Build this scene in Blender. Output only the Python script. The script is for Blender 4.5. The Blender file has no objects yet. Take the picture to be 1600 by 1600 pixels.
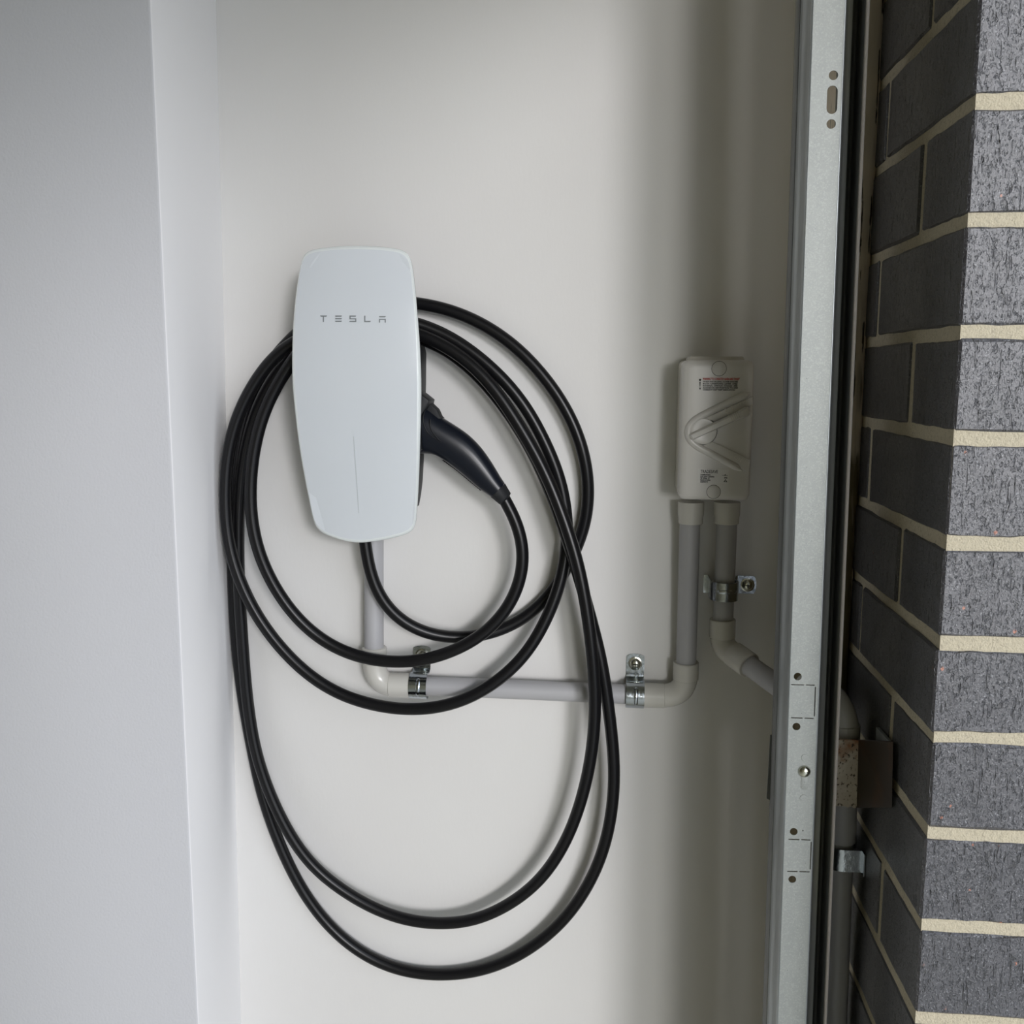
import bpy, bmesh, math, random
import numpy as np
from mathutils import Vector, Matrix
random.seed(7)
SC = bpy.context.scene
COL = SC.collection

# ------------------------------------------------------------------ camera
F = 1565.0
_d = np.array([142., -218., F]); _v = np.array([-54., 11200., F])
AY = _d/np.linalg.norm(_d)
AZ = -(_v-(_v@AY)*AY); AZ /= np.linalg.norm(AZ)
AX = np.cross(AY, AZ)
CAM = np.array([0., -1.265, 1.35])
def P(px, py, y):
    """point of the photograph at the known depth y (wall plane is y=0)"""
    r = np.array([px-800., py-800., F]); w = np.array([r@AX, r@AY, r@AZ])
    return Vector(CAM + (y-CAM[1])/w[1]*w)
def PX(px, py, x):
    """same, for a point on the vertical plane of constant x"""
    r = np.array([px-800., py-800., F]); w = np.array([r@AX, r@AY, r@AZ])
    return Vector(CAM + (x-CAM[0])/w[0]*w)
cd = bpy.data.cameras.new('camera'); cam = bpy.data.objects.new('camera', cd); COL.objects.link(cam)
cd.sensor_width = 36; cd.lens = F/1600*36; cd.clip_start = .02
M = Matrix.Identity(4)
for i in range(3):
    M[i][0] = (AX, AY, AZ)[i][0]; M[i][1] = -(AX, AY, AZ)[i][1]; M[i][2] = -(AX, AY, AZ)[i][2]; M[i][3] = CAM[i]
cam.matrix_world = M
SC.camera = cam

# ------------------------------------------------------------------ light and exposure
SC.view_settings.view_transform = 'Standard'; SC.view_settings.look = 'None'
SC.view_settings.gamma = 1; SC.view_settings.use_curve_mapping = False
SC.view_settings.exposure = 0.0
SC.cycles.max_bounces = 10; SC.cycles.diffuse_bounces = 6; SC.cycles.caustics_reflective = False
SC.cycles.use_denoising = True
W = bpy.data.worlds.new('sky'); SC.world = W; W.use_nodes = True
wt = W.node_tree; wt.nodes.clear()
wo = wt.nodes.new('ShaderNodeOutputWorld'); bg = wt.nodes.new('ShaderNodeBackground')
tc = wt.nodes.new('ShaderNodeTexCoord'); sx = wt.nodes.new('ShaderNodeSeparateXYZ')
cr = wt.nodes.new('ShaderNodeValToRGB')
wt.links.new(tc.outputs['Generated'], sx.inputs[0]); wt.links.new(sx.outputs['Z'], cr.inputs[0])
cr.color_ramp.elements[0].position = 0.0; cr.color_ramp.elements[0].color = (.95, .97, 1.0, 1)
cr.color_ramp.elements[1].position = .8; cr.color_ramp.elements[1].color = (.50, .57, .70, 1)
wt.links.new(cr.outputs[0], bg.inputs[0]); wt.links.new(bg.outputs[0], wo.inputs[0])
bg.inputs[1].default_value = 2.75
# degrees off the wall's normal towards the opening; above the horizon: the veiled sun, and an added weaker sun for the wall's second shadow edge
for nm, az_, el_, en_, an_, c_ in (('veiled_sun', 24.5, 10, 1.12, 10, (1, .98, 1)), ('second_shadow_sun', 14, 3, .52, 7, (1, .985, .96))):
    sl = bpy.data.lights.new(nm, 'SUN'); sl.energy = en_; sl.angle = math.radians(an_); sl.color = c_
    so = bpy.data.objects.new(nm, sl); COL.objects.link(so)
    _a, _e = math.radians(az_), math.radians(el_)
    so.rotation_euler = Vector((math.sin(_a)*math.cos(_e), -math.cos(_a)*math.cos(_e), math.sin(_e))).to_track_quat('Z', 'Y').to_euler()
    so.location = (2, -3, 3)
pl = bpy.data.lights.new('opening_portal', 'AREA'); pl.shape = 'RECTANGLE'; pl.size = 2.75; pl.size_y = 2.15
pl.cycles.is_portal = True
po = bpy.data.objects.new('opening_portal', pl); COL.objects.link(po)
po.location = (.60, -1.86, 1.04); po.rotation_euler = Vector((1, 0, 0)).to_track_quat('Z', 'X').to_euler()
po.rotation_euler = Matrix(((0, 0, 1), (1, 0, 0), (0, 1, 0))).to_euler()   # light faces -X, width along Y

# ------------------------------------------------------------------ materials
def mat(name, col, rough=.5, metal=0., spec=.5, coat=0., bump=None, mix=None, coatr=.03, tint=None):
    m = bpy.data.materials.new(name); m.use_nodes = True; nt = m.node_tree; b = nt.nodes['Principled BSDF']
    b.inputs['Base Color'].default_value = (*col, 1); b.inputs['Roughness'].default_value = rough
    b.inputs['Metallic'].default_value = metal; b.inputs['Specular IOR Level'].default_value = spec
    b.inputs['Coat Weight'].default_value = coat; b.inputs['Coat Roughness'].default_value = coatr
    N = nt.nodes.new; L = nt.links.new
    g = N('ShaderNodeNewGeometry'); g.location = (-900, 0)
    def noise(scale, stretch=(1, 1, 1), detail=4, rgh=.55):
        mp = N('ShaderNodeMapping'); mp.inputs['Scale'].default_value = stretch
        L(g.outputs['Position'], mp.inputs[0])
        n = N('ShaderNodeTexNoise'); n.inputs['Scale'].default_value = scale
        n.inputs['Detail'].default_value = detail; n.inputs['Roughness'].default_value = rgh
        L(mp.outputs[0], n.inputs['Vector']); return n.outputs['Fac']
    m['_n'] = 0
    if mix:
        cur = None
        for (c2, scale, stretch, lo, hi) in mix:
            r = N('ShaderNodeMapRange'); r.inputs['From Min'].default_value = lo; r.inputs['From Max'].default_value = hi
            L(noise(scale, stretch), r.inputs[0])
            mx = N('ShaderNodeMix'); mx.data_type = 'RGBA'
            L(r.outputs[0], mx.inputs['Factor'])
            if cur is None: mx.inputs['A'].default_value = (*col, 1)
            else: L(cur, mx.inputs['A'])
            mx.inputs['B'].default_value = (*c2, 1); cur = mx.outputs['Result']
        L(cur, b.inputs['Base Color'])
    if bump:
        prev = None
        for (scale, stretch, strength, dist) in bump:
            bp = N('ShaderNodeBump'); bp.inputs['Strength'].default_value = strength; bp.inputs['Distance'].default_value = dist
            L(noise(scale, stretch, 5, .6), bp.inputs['Height'])
            if prev is not None: L(prev, bp.inputs['Normal'])
            prev = bp.outputs[0]
        L(prev, b.inputs['Normal'])
    return m
MT = {}
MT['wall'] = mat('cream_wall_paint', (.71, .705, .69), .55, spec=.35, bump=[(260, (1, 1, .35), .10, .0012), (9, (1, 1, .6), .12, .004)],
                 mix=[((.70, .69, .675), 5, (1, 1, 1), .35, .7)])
MT['wallL'] = mat('white_render_shaded', (.61, .615, .64), .6, spec=.3, bump=[(330, (1, 1, .8), .28, .0016), (60, (1, 1, 1), .1, .002)])  # near face colour darkened for how the light falls; the grain is its own
MT['return'] = mat('white_return_lit', (.88, .88, .89), .5, spec=.35, bump=[(260, (1, 1, .35), .06, .001)])  # return face colour lightened for the light from the opening
MT['ceil'] = mat('garage_ceiling_board', (.36, .34, .27), .8)
MT['room'] = mat('garage_interior_paint', (.60, .56, .40), .7)
MT['floor'] = mat('garage_concrete', (.66, .63, .50), .7, mix=[((.58, .56, .50), 4, (1, 1, 1), .4, .7)])
MT['drive'] = mat('driveway_concrete', (.74, .73, .70), .8, mix=[((.66, .65, .62), 3, (1, 1, 1), .4, .7)])
MT['glass'] = mat('white_backed_glass', (.66, .70, .74), .22, spec=.5, coat=1., coatr=.02)
MT['rim'] = mat('glass_edge', (.78, .83, .83), .15, spec=.6, coat=1.)
MT['black'] = mat('satin_black_plastic', (.008, .009, .011), .45, spec=.22, bump=[(900, (1, 1, 1), .05, .0003)])
MT['gloss'] = mat('gloss_black_plastic', (.007, .009, .015), .28, spec=.3)
MT['rubber'] = mat('black_cable_rubber', (.007, .007, .008), .30, spec=.26, bump=[(500, (1, 1, 1), .06, .0004)])
MT['matt'] = mat('matt_black_rubber', (.016, .017, .019), .6, spec=.3)
MT['print'] = mat('grey_print', (.20, .22, .23), .5)
MT['line'] = mat('light_bar_line', (.50, .54, .56), .3)
MT['pipe'] = mat('grey_conduit_plastic', (.42, .42, .435), .42, spec=.4, bump=[(40, (1, 1, 1), .04, .001)])
MT['fit'] = mat('pale_conduit_fitting', (.58, .57, .53), .24, spec=.5)
MT['iso'] = mat('pale_grey_switch_plastic', (.63, .615, .59), .28, spec=.5, bump=[(700, (1, 1, 1), .04, .0003)])
MT['isob'] = mat('switch_base_plastic', (.60, .58, .53), .2, spec=.55)
MT['ink'] = mat('black_ink', (.01, .01, .01), .6)
MT['red'] = mat('red_ink', (.55, .03, .02), .6)
MT['sticker'] = mat('silver_grey_sticker', (.66, .65, .63), .35)
MT['emboss'] = mat('embossed_plastic', (.72, .70, .67), .3)
MT['zinc'] = mat('bright_zinc_plate', (.46, .50, .54), .16, 1., bump=[(160, (1, 1, 1), .25, .0015)])
MT['zincd'] = mat('screw_zinc', (.60, .60, .52), .2, 1., bump=[(400, (1, 1, 1), .2, .001)])
MT['galv'] = mat('galvanised_steel', (.30, .32, .305), .44, .15, bump=[(700, (1, 1, 1), .12, .0006), (25, (1, 1, 1), .05, .003)],
                 mix=[((.275, .295, .285), 120, (1, 1, .6), .4, .8), ((.34, .36, .345), 700, (1, 1, 1), .52, .62), ((.14, .15, .15), 520, (1, 1, .7), .68, .73)])
MT['galvd'] = mat('galvanised_steel_side', (.36, .39, .40), .36, .6, bump=[(200, (1, 1, .1), .12, .0008)],
                 mix=[((.24, .26, .26), 40, (1, 1, .15), .45, .7), ((.30, .29, .16), 14, (1, 1, .35), .66, .8)])
MT['galvk'] = mat('galvanised_steel_shaded_grimy', (.13, .135, .13), .45, .5, bump=[(200, (1, 1, .1), .1, .0008)],  # shade of the trough put into the dark base; olive streaks are grime
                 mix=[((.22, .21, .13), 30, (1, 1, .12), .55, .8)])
MT['lip'] = mat('lit_bright_edge', (.75, .70, .66), .35, .5)  # galvanised lip coloured bright for the light its edge catches
MT['rust'] = mat('rusty_bracket_steel', (.46, .40, .31), .65, .2, bump=[(420, (1, 1, 1), .3, .001)],
                 mix=[((.55, .51, .42), 60, (1, 1, 1), .5, .7), ((.28, .14, .07), 45, (1, 1, 1), .50, .66), ((.05, .035, .025), 330, (1, 1, .7), .56, .64)])
MT['rustd'] = mat('brown_painted_steel', (.045, .032, .022), .5, .2, mix=[((.08, .04, .02), 30, (1, 1, 1), .5, .7)])
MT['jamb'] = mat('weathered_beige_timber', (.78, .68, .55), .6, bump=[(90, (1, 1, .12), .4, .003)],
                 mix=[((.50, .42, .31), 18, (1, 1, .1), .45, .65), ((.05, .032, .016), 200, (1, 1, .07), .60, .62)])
MT['mortar'] = mat('cream_mortar', (.52, .465, .345), .9, spec=.15, bump=[(650, (1, 1, 1), .7, .002), (110, (1, 1, 1), .4, .003)],
                 mix=[((.41, .365, .275), 300, (1, 1, 1), .5, .7)])
MT['hole'] = mat('dark_void', (.01, .01, .01), .9)
# bricks: charcoal, glazed-looking, with vertical drag marks, pits and orange chips
def brick_material():
    m = bpy.data.materials.new('charcoal_brick'); m.use_nodes = True; nt = m.node_tree; b = nt.nodes['Principled BSDF']
    N = nt.nodes.new; L = nt.links.new
    g = N('ShaderNodeNewGeometry')
    def tex(kind, scale, stretch, detail=6, rgh=.65, dist=0):
        mp = N('ShaderNodeMapping'); mp.inputs['Scale'].default_value = stretch; L(g.outputs['Position'], mp.inputs[0])
        n = N('ShaderNodeTexNoise' if kind == 'n' else 'ShaderNodeTexVoronoi'); n.inputs['Scale'].default_value = scale
        n.inputs['Detail'].default_value = detail if kind == 'n' else 0
        if kind == 'n': n.inputs['Roughness'].default_value = rgh; n.inputs['Distortion'].default_value = dist
        L(mp.outputs[0], n.inputs['Vector']); return n
    def rng(src, lo, hi, a=0., c=1.):
        r = N('ShaderNodeMapRange'); r.inputs['From Min'].default_value = lo; r.inputs['From Max'].default_value = hi
        r.inputs['To Min'].default_value = a; r.inputs['To Max'].default_value = c; L(src, r.inputs[0]); return r.outputs[0]
    def mixc(fac, A, B):
        x = N('ShaderNodeMix'); x.data_type = 'RGBA'; L(fac, x.inputs['Factor'])
        if isinstance(A, tuple): x.inputs['A'].default_value = (*A, 1)
        else: L(A, x.inputs['A'])
        x.inputs['B'].default_value = (*B, 1); return x.outputs['Result']
    base = mixc(rng(tex('n', 45, (1, 1, .6)).outputs['Fac'], .4, .65), (.026, .025, .029), (.043, .041, .046))
    base = mixc(rng(tex('n', 800, (1, 1, .8), 2, .5).outputs['Fac'], .62, .70), base, (.19, .19, .20))
    pit = rng(tex('n', 330, (1, 1, .5), 3, .6, .3).outputs['Fac'], .585, .64)
    drag = rng(tex('n', 330, (1, 1, .13), 2, .5).outputs['Fac'], .64, .69)
    base = mixc(pit, base, (.014, .013, .014))
    base = mixc(drag, base, (.012, .011, .012))
    speck = rng(tex('n', 720, (1, 1, .55), 2, .5, .2).outputs['Fac'], .57, .62)
    base = mixc(speck, base, (.012, .012, .016))
    v = tex('v', 150, (1, 1, .8)); chip = rng(v.outputs['Distance'], .26, .18)
    sep = N('ShaderNodeSeparateColor'); L(v.outputs['Color'], sep.inputs[0])
    pick = rng(sep.outputs[0], .968, .97); mul = N('ShaderNodeMath'); mul.operation = 'MULTIPLY'; L(chip, mul.inputs[0]); L(pick, mul.inputs[1])
    brk = rng(tex('n', 500, (1, 1, 1), 2, .5).outputs['Fac'], .45, .52); mu2 = N('ShaderNodeMath'); mu2.operation = 'MULTIPLY'; L(mul.outputs[0], mu2.inputs[0]); L(brk, mu2.inputs[1])
    base = mixc(mu2.outputs[0], base, (.36, .12, .06))
    L(base, b.inputs['Base Color']); b.inputs['Roughness'].default_value = .30; b.inputs['IOR'].default_value = 1.85
    prev = None
    for (src, st, dist) in ((tex('n', 620, (1, 1, .7), 5, .7).outputs['Fac'], 1., .0005), (tex('n', 90, (1, 1, .5), 4, .6).outputs['Fac'], 1., .0006),
                            (pit, -1., .0007), (drag, -1., .0009), (speck, -1., .0004)):
        bp = N('ShaderNodeBump'); bp.inputs['Distance'].default_value = dist; bp.inputs['Strength'].default_value = abs(st)
        bp.invert = st < 0; L(src, bp.inputs['Height'])
        if prev is not None: L(prev, bp.inputs['Normal'])
        prev = bp.outputs[0]
    L(prev, b.inputs['Normal'])
    return m
MT['brick'] = brick_material()

# ------------------------------------------------------------------ helpers
def link(name, me, m, parent=None, label=None, smooth=False, kind=None):
    o = bpy.data.objects.new(name, me); COL.objects.link(o)
    if m: me.materials.append(MT[m])
    if smooth:
        for p in me.polygons: p.use_smooth = True
    if parent: o.parent = parent
    if label: o['label'] = label
    if kind: o['kind'] = kind
    return o
def thing(name, label, cat, loc, group=None):
    o = bpy.data.objects.new(name, None); COL.objects.link(o); o.location = loc; o.empty_display_size = .02
    o['label'] = label; o['category'] = cat
    if group: o['group'] = group
    return o
def rebase(o):
    """move the vertices of the parts so they are relative to the thing's origin"""
    loc = o.location.copy()
    for c in o.children_recursive:
        if c.type == 'MESH' and not c.get('_done'):
            c.data.transform(Matrix.Translation(-loc))
            c['_done'] = 1
    for c in o.children_recursive:
        if '_done' in c: del c['_done']
def from_bm(bm, name='m'):
    me = bpy.data.meshes.new(name); bmesh.ops.recalc_face_normals(bm, faces=bm.faces); bm.to_mesh(me); bm.free(); return me
def autosmooth(me, ang=35):
    bm = bmesh.new(); bm.from_mesh(me)
    for f in bm.faces: f.smooth = True
    for e in bm.edges:
        if len(e.link_faces) == 2 and e.calc_face_angle(0) > math.radians(ang): e.smooth = False
    bm.to_mesh(me); bm.free(); return me
def box(x0, x1, y0, y1, z0, z1, bev=0, seg=2):
    bm = bmesh.new(); bmesh.ops.create_cube(bm, size=1)
    for v in bm.verts:
        v.co = Vector((x0 if v.co.x < 0 else x1, y0 if v.co.y < 0 else y1, z0 if v.co.z < 0 else z1))
    if bev: bmesh.ops.bevel(bm, geom=bm.edges[:], offset=bev, segments=seg, profile=.5, affect='EDGES')
    return autosmooth(from_bm(bm), 40) if bev else from_bm(bm)
def loft(rings, caps=True, closed=True):
    bm = bmesh.new(); R = [[bm.verts.new(p) for p in r] for r in rings]; n = len(rings[0])
    for a, b in zip(R[:-1], R[1:]):
        for i in range(n if closed else n-1):
            j = (i+1) % n; bm.faces.new((a[i], a[j], b[j], b[i]))
    if caps: bm.faces.new(R[0]); bm.faces.new(list(reversed(R[-1])))
    return autosmooth(from_bm(bm), 40)
def tube(pts, rad, seg=20, caps=True, flat=1.0, nrm=None):
    pts = [Vector(p) for p in pts]; n = len(pts)
    if not hasattr(rad, '__len__'): rad = [rad]*n
    T = [(pts[min(i+1, n-1)]-pts[max(i-1, 0)]).normalized() for i in range(n)]
    u = Vector(nrm) if nrm else Vector((0, 1, 0))
    if abs(u.dot(T[0])) > .95: u = Vector((1, 0, 0))
    rings = []
    for i in range(n):
        u = (u-u.dot(T[i])*T[i]).normalized(); w = T[i].cross(u)
        rings.append([pts[i]+rad[i]*(flat*math.cos(a)*u+math.sin(a)*w) for a in [2*math.pi*k/seg for k in range(seg)]])
    return loft(rings, caps)
def prism(poly, fn, t0, t1, bev=0, seg=2):
    """poly of 2D points; fn(a,b,t)->Vector"""
    bm = bmesh.new(); v = [bm.verts.new(fn(a, b, t0)) for a, b in poly]; w = [bm.verts.new(fn(a, b, t1)) for a, b in poly]
    n = len(poly); bm.faces.new(v); bm.faces.new(list(reversed(w)))
    for i in range(n): bm.faces.new((v[i], w[i], w[(i+1) % n], v[(i+1) % n]))
    bmesh.ops.recalc_face_normals(bm, faces=bm.faces)
    if bev:
        top = [e for e in bm.edges if all(x in w for x in e.verts)]
        bmesh.ops.bevel(bm, geom=top, offset=bev, segments=seg, profile=.5, affect='EDGES')
    return autosmooth(from_bm(bm), 35)
def bez(p0, p1, p2, n=6): return [tuple((1-t)**2*np.array(p0)+2*t*(1-t)*np.array(p1)+t*t*np.array(p2)) for t in np.linspace(0, 1, n)]
def rounded(poly, radii, n=6):
    out = []; m = len(poly)
    for i, p in enumerate(poly):
        r = radii[i] if hasattr(radii, '__len__') else radii
        p = np.array(p, float)
        if r <= 0: out.append(tuple(p)); continue
        a = np.array(poly[i-1], float)-p; b = np.array(poly[(i+1) % m], float)-p
        out += bez(p+a/np.linalg.norm(a)*r, p, p+b/np.linalg.norm(b)*r, n)
    return out
def circle(cx, cy, r, n=24, a0=0): return [(cx+r*math.cos(a0+2*math.pi*k/n), cy+r*math.sin(a0+2*math.pi*k/n)) for k in range(n)]
def plate(outer, holes, thick, mtx):
    """sheet with real holes (filled 2D curve), local x,y in the sheet, thickness along local z"""
    cu = bpy.data.curves.new('c', 'CURVE'); cu.dimensions = '2D'; cu.fill_mode = 'BOTH'; cu.extrude = thick/2
    for pts in [outer]+holes:
        s = cu.splines.new('POLY'); s.points.add(len(pts)-1); s.use_cyclic_u = True
        for q, p in zip(s.points, pts): q.co = (p[0], p[1], 0, 1)
    o = bpy.data.objects.new('c', cu); COL.objects.link(o)
    dg = bpy.context.evaluated_depsgraph_get(); dg.update()
    me = bpy.data.meshes.new_from_object(o.evaluated_get(dg)); bpy.data.objects.remove(o)
    me.transform(mtx); me.materials.clear(); return me
def text(body, size, mtx, align='LEFT', thick=.0002, sx=1, bold=0):
    cu = bpy.data.curves.new('t', 'FONT'); cu.body = body; cu.size = size; cu.extrude = thick; cu.align_x = align; cu.offset = bold
    cu.resolution_u = 2
    o = bpy.data.objects.new('t', cu); COL.objects.link(o)
    dg = bpy.context.evaluated_depsgraph_get(); dg.update()
    me = bpy.data.meshes.new_from_object(o.evaluated_get(dg)); bpy.data.objects.remove(o)
    me.materials.clear(); me.transform(mtx @ Matrix.Diagonal((sx, 1, 1, 1))); return me
def width_of(me): xs = [v.co.x for v in me.vertices]; return max(xs)-min(xs)
def spline(pts, per=10):
    """centripetal Catmull-Rom through the points"""
    P_ = [np.array(p, float) for p in pts]; P_ = [2*P_[0]-P_[1]]+P_+[2*P_[-1]-P_[-2]]; out = []
    for i in range(1, len(P_)-2):
        p0, p1, p2, p3 = P_[i-1:i+3]; t = [0]
        for a, b in ((p0, p1), (p1, p2), (p2, p3)): t.append(t[-1]+max(1e-6, np.linalg.norm(b-a))**.5)
        for s in np.linspace(t[1], t[2], per, endpoint=False):
            A1 = (t[1]-s)/(t[1]-t[0])*p0+(s-t[0])/(t[1]-t[0])*p1; A2 = (t[2]-s)/(t[2]-t[1])*p1+(s-t[1])/(t[2]-t[1])*p2
            A3 = (t[3]-s)/(t[3]-t[2])*p2+(s-t[2])/(t[3]-t[2])*p3
            B1 = (t[2]-s)/(t[2]-t[0])*A1+(s-t[0])/(t[2]-t[0])*A2; B2 = (t[3]-s)/(t[3]-t[1])*A2+(s-t[1])/(t[3]-t[1])*A3
            out.append((t[2]-s)/(t[2]-t[1])*B1+(s-t[1])/(t[2]-t[1])*B2)
    out.append(P_[-2]); return out
def even(pts, n):
    A = np.array(pts); L = np.r_[0, np.cumsum(np.linalg.norm(np.diff(A, axis=0), axis=1))]
    s = np.linspace(0, L[-1], n); return np.stack([np.interp(s, L, A[:, k]) for k in range(A.shape[1])], 1)

# ------------------------------------------------------------------ the setting
G = 0.0              # floor level
BX = .269            # plane of the brick reveal (faces the garage)
BYF = -.465          # plane of the brick jamb face (faces the opening)
link('wall_back', box(-1.0, BX+.02, 0, .1, G, 2.6), 'wall', kind='structure')
# left: a nib of wall standing forward, its near face and its return
def lean(a, b, z): t = (z-a.z)/(b.z-a.z); return a.x+(b.x-a.x)*t
nA, nB = P(235, 0, -.1735), P(310, 1600, -.1735); cA, cB = P(338, 0, 0), P(376, 1600, 0)
bm = bmesh.new(); rows = []
for z in np.linspace(G, 2.6, 14):
    xn, xc = lean(nA, nB, z), lean(cA, cB, z)
    prof = [(xc, .01), (xn, -.1705), (xn-.0009, -.1726), (xn-.003, -.1735), (-1.6, -.1735), (-1.6, .01)]
    rows.append([bm.verts.new((x, y, z)) for x, y in prof])
for a, b in zip(rows[:-1], rows[1:]):
    for i in range(5): bm.faces.new((a[i], a[i+1], b[i+1], b[i]))
me = autosmooth(from_bm(bm), 60)
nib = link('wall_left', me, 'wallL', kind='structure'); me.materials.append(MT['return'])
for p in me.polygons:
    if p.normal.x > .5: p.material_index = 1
link('floor', box(-5.5, BX+.23, -3.75, .1, G-.1, G), 'floor', kind='structure')
link('ceiling', box(-5.5, .6, -3.75, .1, 2.6, 2.7), 'ceil', kind='structure')
link('wall_rear', box(-5.6, -5.5, -3.75, .1, G, 2.6), 'room', kind='structure')
link('wall_side', box(-5.5, -1.6, -.17, -.07, G, 2.6), 'room', kind='structure')
link('wall_far', box(-5.5, BX+.23, -3.85, -3.75, G, 2.6), 'room', kind='structure')
link('wall_front', box(BX, BX+.23, -3.75, -3.15, G, 2.6), 'room', kind='structure')
link('wall_lintel', box(BX, BX+.23, -3.15, BYF+.02, 2.02, 2.6), 'room', kind='structure')
link('driveway', box(BX+.23, 14, -12, 6, G-.12, G-.02), 'drive', kind='structure')

# brick pier: bed joints measured down the corner
beds = [157, 343, 518, 684, 850, 1005, 1153, 1302, 1447, 1592]
bz = [P(1535-y*.069, y, BYF).z for y in beds]
bz = [bz[0]+.0835*k for k in (5, 4, 3, 2, 1)]+bz+[bz[-1]-.083*k for k in range(1, 6)]
top, bot = bz[0], bz[-1]
pier = link('wall_right', box(BX+.0016, BX+.228, BYF+.0016, .0, G, 2.28), 'mortar', kind='structure')
bid = 0
def brick(x0, x1, y0, y1, z0, z1):
    rr = random.uniform
    bm = bmesh.new(); bmesh.ops.create_cube(bm, size=1)
    for v in bm.verts:
        v.co = Vector(((x0 if v.co.x < 0 else x1), (y0 if v.co.y < 0 else y1), (z0 if v.co.z < 0 else z1)))+Vector((rr(-.0003, .0003), rr(-.0003, .0003), rr(-.0009, .0009)))
    bmesh.ops.bevel(bm, geom=bm.edges[:], offset=.0020, segments=1, profile=.5, affect='EDGES')
    bmesh.ops.subdivide_edges(bm, edges=[e for e in bm.edges if e.calc_length() > .02 and abs(e.verts[0].co.z-e.verts[1].co.z) < .02], cuts=8, use_grid_fill=True)
    for v in bm.verts:
        if min(abs(v.co.z-z0), abs(v.co.z-z1)) < .004: v.co.z += rr(-.0007, .0009)
        if min(abs(v.co.x-x0), abs(v.co.y-y0)) < .004: v.co += Vector((rr(-.0002, .0003), rr(-.0002, .0003), 0))
    me = from_bm(bm); c = Vector(((x0+x1)/2, (y0+y1)/2, (z0+z1)/2)); me.transform(Matrix.Translation(-c))
    o = link('brick', me, 'brick', pier); o.location = c; return o
for k in range(len(bz)-1):
    zt, zb = bz[k]-.0048, bz[k+1]+.0048
    j = random.uniform(-.0007, .0007)
    A = (k % 2 == 1)     # course with a header (110 mm) on the reveal
    ys = [BYF, BYF+.109, BYF+.119, BYF+.350, BYF+.360, -.001] if A else [BYF, BYF+.230, BYF+.240, BYF+.349, BYF+.359, -.001]
    for q in range(0, len(ys), 2):
        x1 = BX+.228 if (A or q) else BX+.110
        brick(BX+j+random.uniform(-.0006, .0006), x1, ys[q]+(random.uniform(-.0008, .0008) if q == 0 else 0), ys[q+1], zb, zt)
    if not A: brick(BX+.120, BX+.228, BYF, BYF+.230, zb, zt)
# weathered timber jamb behind the track
JY = -.195
ja, jb = P(1357, 0, JY), P(1318, 800, JY); jc, jd = P(1386, 0, JY), P(1341, 800, JY)
def jrow(z, dx=0): return lean(ja, jb, z)-.012, lean(jc, jd, z)+dx
bm = bmesh.new(); rows = []; zz = np.linspace(G, 2.28, 150); wob = 0
for z in zz:
    wob = wob*.8+random.uniform(-.0006, .0006); xl, xr = jrow(z, wob)
    rows.append([bm.verts.new(p) for p in ((xl, -.0, z), (xl, JY+.002, z), (xl+.002, JY, z), (xr-.008, JY, z), (xr-.003, JY+.002, z), (xr, JY+.006, z), (xr-.001, 0, z))])
for a, b in zip(rows[:-1], rows[1:]):
    for i in range(6): bm.faces.new((a[i], a[i+1], b[i+1], b[i]))
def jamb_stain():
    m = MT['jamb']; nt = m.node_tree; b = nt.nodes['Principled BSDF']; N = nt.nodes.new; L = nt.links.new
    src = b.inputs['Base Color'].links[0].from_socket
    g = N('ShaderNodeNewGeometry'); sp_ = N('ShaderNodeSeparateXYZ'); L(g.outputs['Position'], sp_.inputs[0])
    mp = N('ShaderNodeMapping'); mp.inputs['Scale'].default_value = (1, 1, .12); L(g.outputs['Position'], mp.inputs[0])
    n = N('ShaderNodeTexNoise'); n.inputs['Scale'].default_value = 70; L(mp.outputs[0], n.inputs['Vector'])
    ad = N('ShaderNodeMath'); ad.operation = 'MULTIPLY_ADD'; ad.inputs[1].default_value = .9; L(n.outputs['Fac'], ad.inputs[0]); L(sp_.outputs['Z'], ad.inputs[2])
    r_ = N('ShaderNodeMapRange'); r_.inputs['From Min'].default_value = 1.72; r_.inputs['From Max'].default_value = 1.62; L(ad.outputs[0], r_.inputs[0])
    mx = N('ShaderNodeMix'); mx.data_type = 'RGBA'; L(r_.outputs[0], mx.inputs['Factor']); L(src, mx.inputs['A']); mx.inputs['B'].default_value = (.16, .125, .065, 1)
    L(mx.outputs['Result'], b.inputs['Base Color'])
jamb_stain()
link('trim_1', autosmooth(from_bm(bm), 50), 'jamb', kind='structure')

# ------------------------------------------------------------------ charger
XC = -.2880
ZT, ZM, ZB = P(554, 382, -.098).z, P(554, 600, -.105).z, P(561, 846, -.062).z
def hp(y, h): return P(554, y, -.1).z, h
_w = [(395, .0637), (430, .0682), (470, .0718), (520, .0750), (560, .0766), (600, .0773), (660, .0755), (720, .0725), (775, .0686), (830, .0635)]
WZ = [hp(*a)[0] for a in _w][::-1]; WW = [a[1] for a in _w][::-1]
def depth(z):
    zs = [P(554, y, -.1).z for y in (850, 780, 700, 600, 480, 380)]
    return float(np.interp(z, zs, [.062, .076, .092, .104, .104, .094]))
def _sm(z, xs, ys):
    return float(np.mean([np.interp(z+d, xs, ys) for d in (-.012, -.006, 0, .006, .012)]))
def halfw(z): return _sm(z, WZ, WW)
def cshift(z): return float(np.interp(z, [ZB, ZM, ZT], [-.0018, 0, .0004]))
def cy(x, z):
    w = halfw(z)+.002; u = min(1, abs(x-XC-cshift(z))/w)
    return -(float(np.mean([depth(z+d) for d in (-.02, -.01, 0, .01, .02)]))+.006*(1-u**2.4))
ztop, zbot = P(554, 391, -.098).z, P(554, 831, -.07).z
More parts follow.
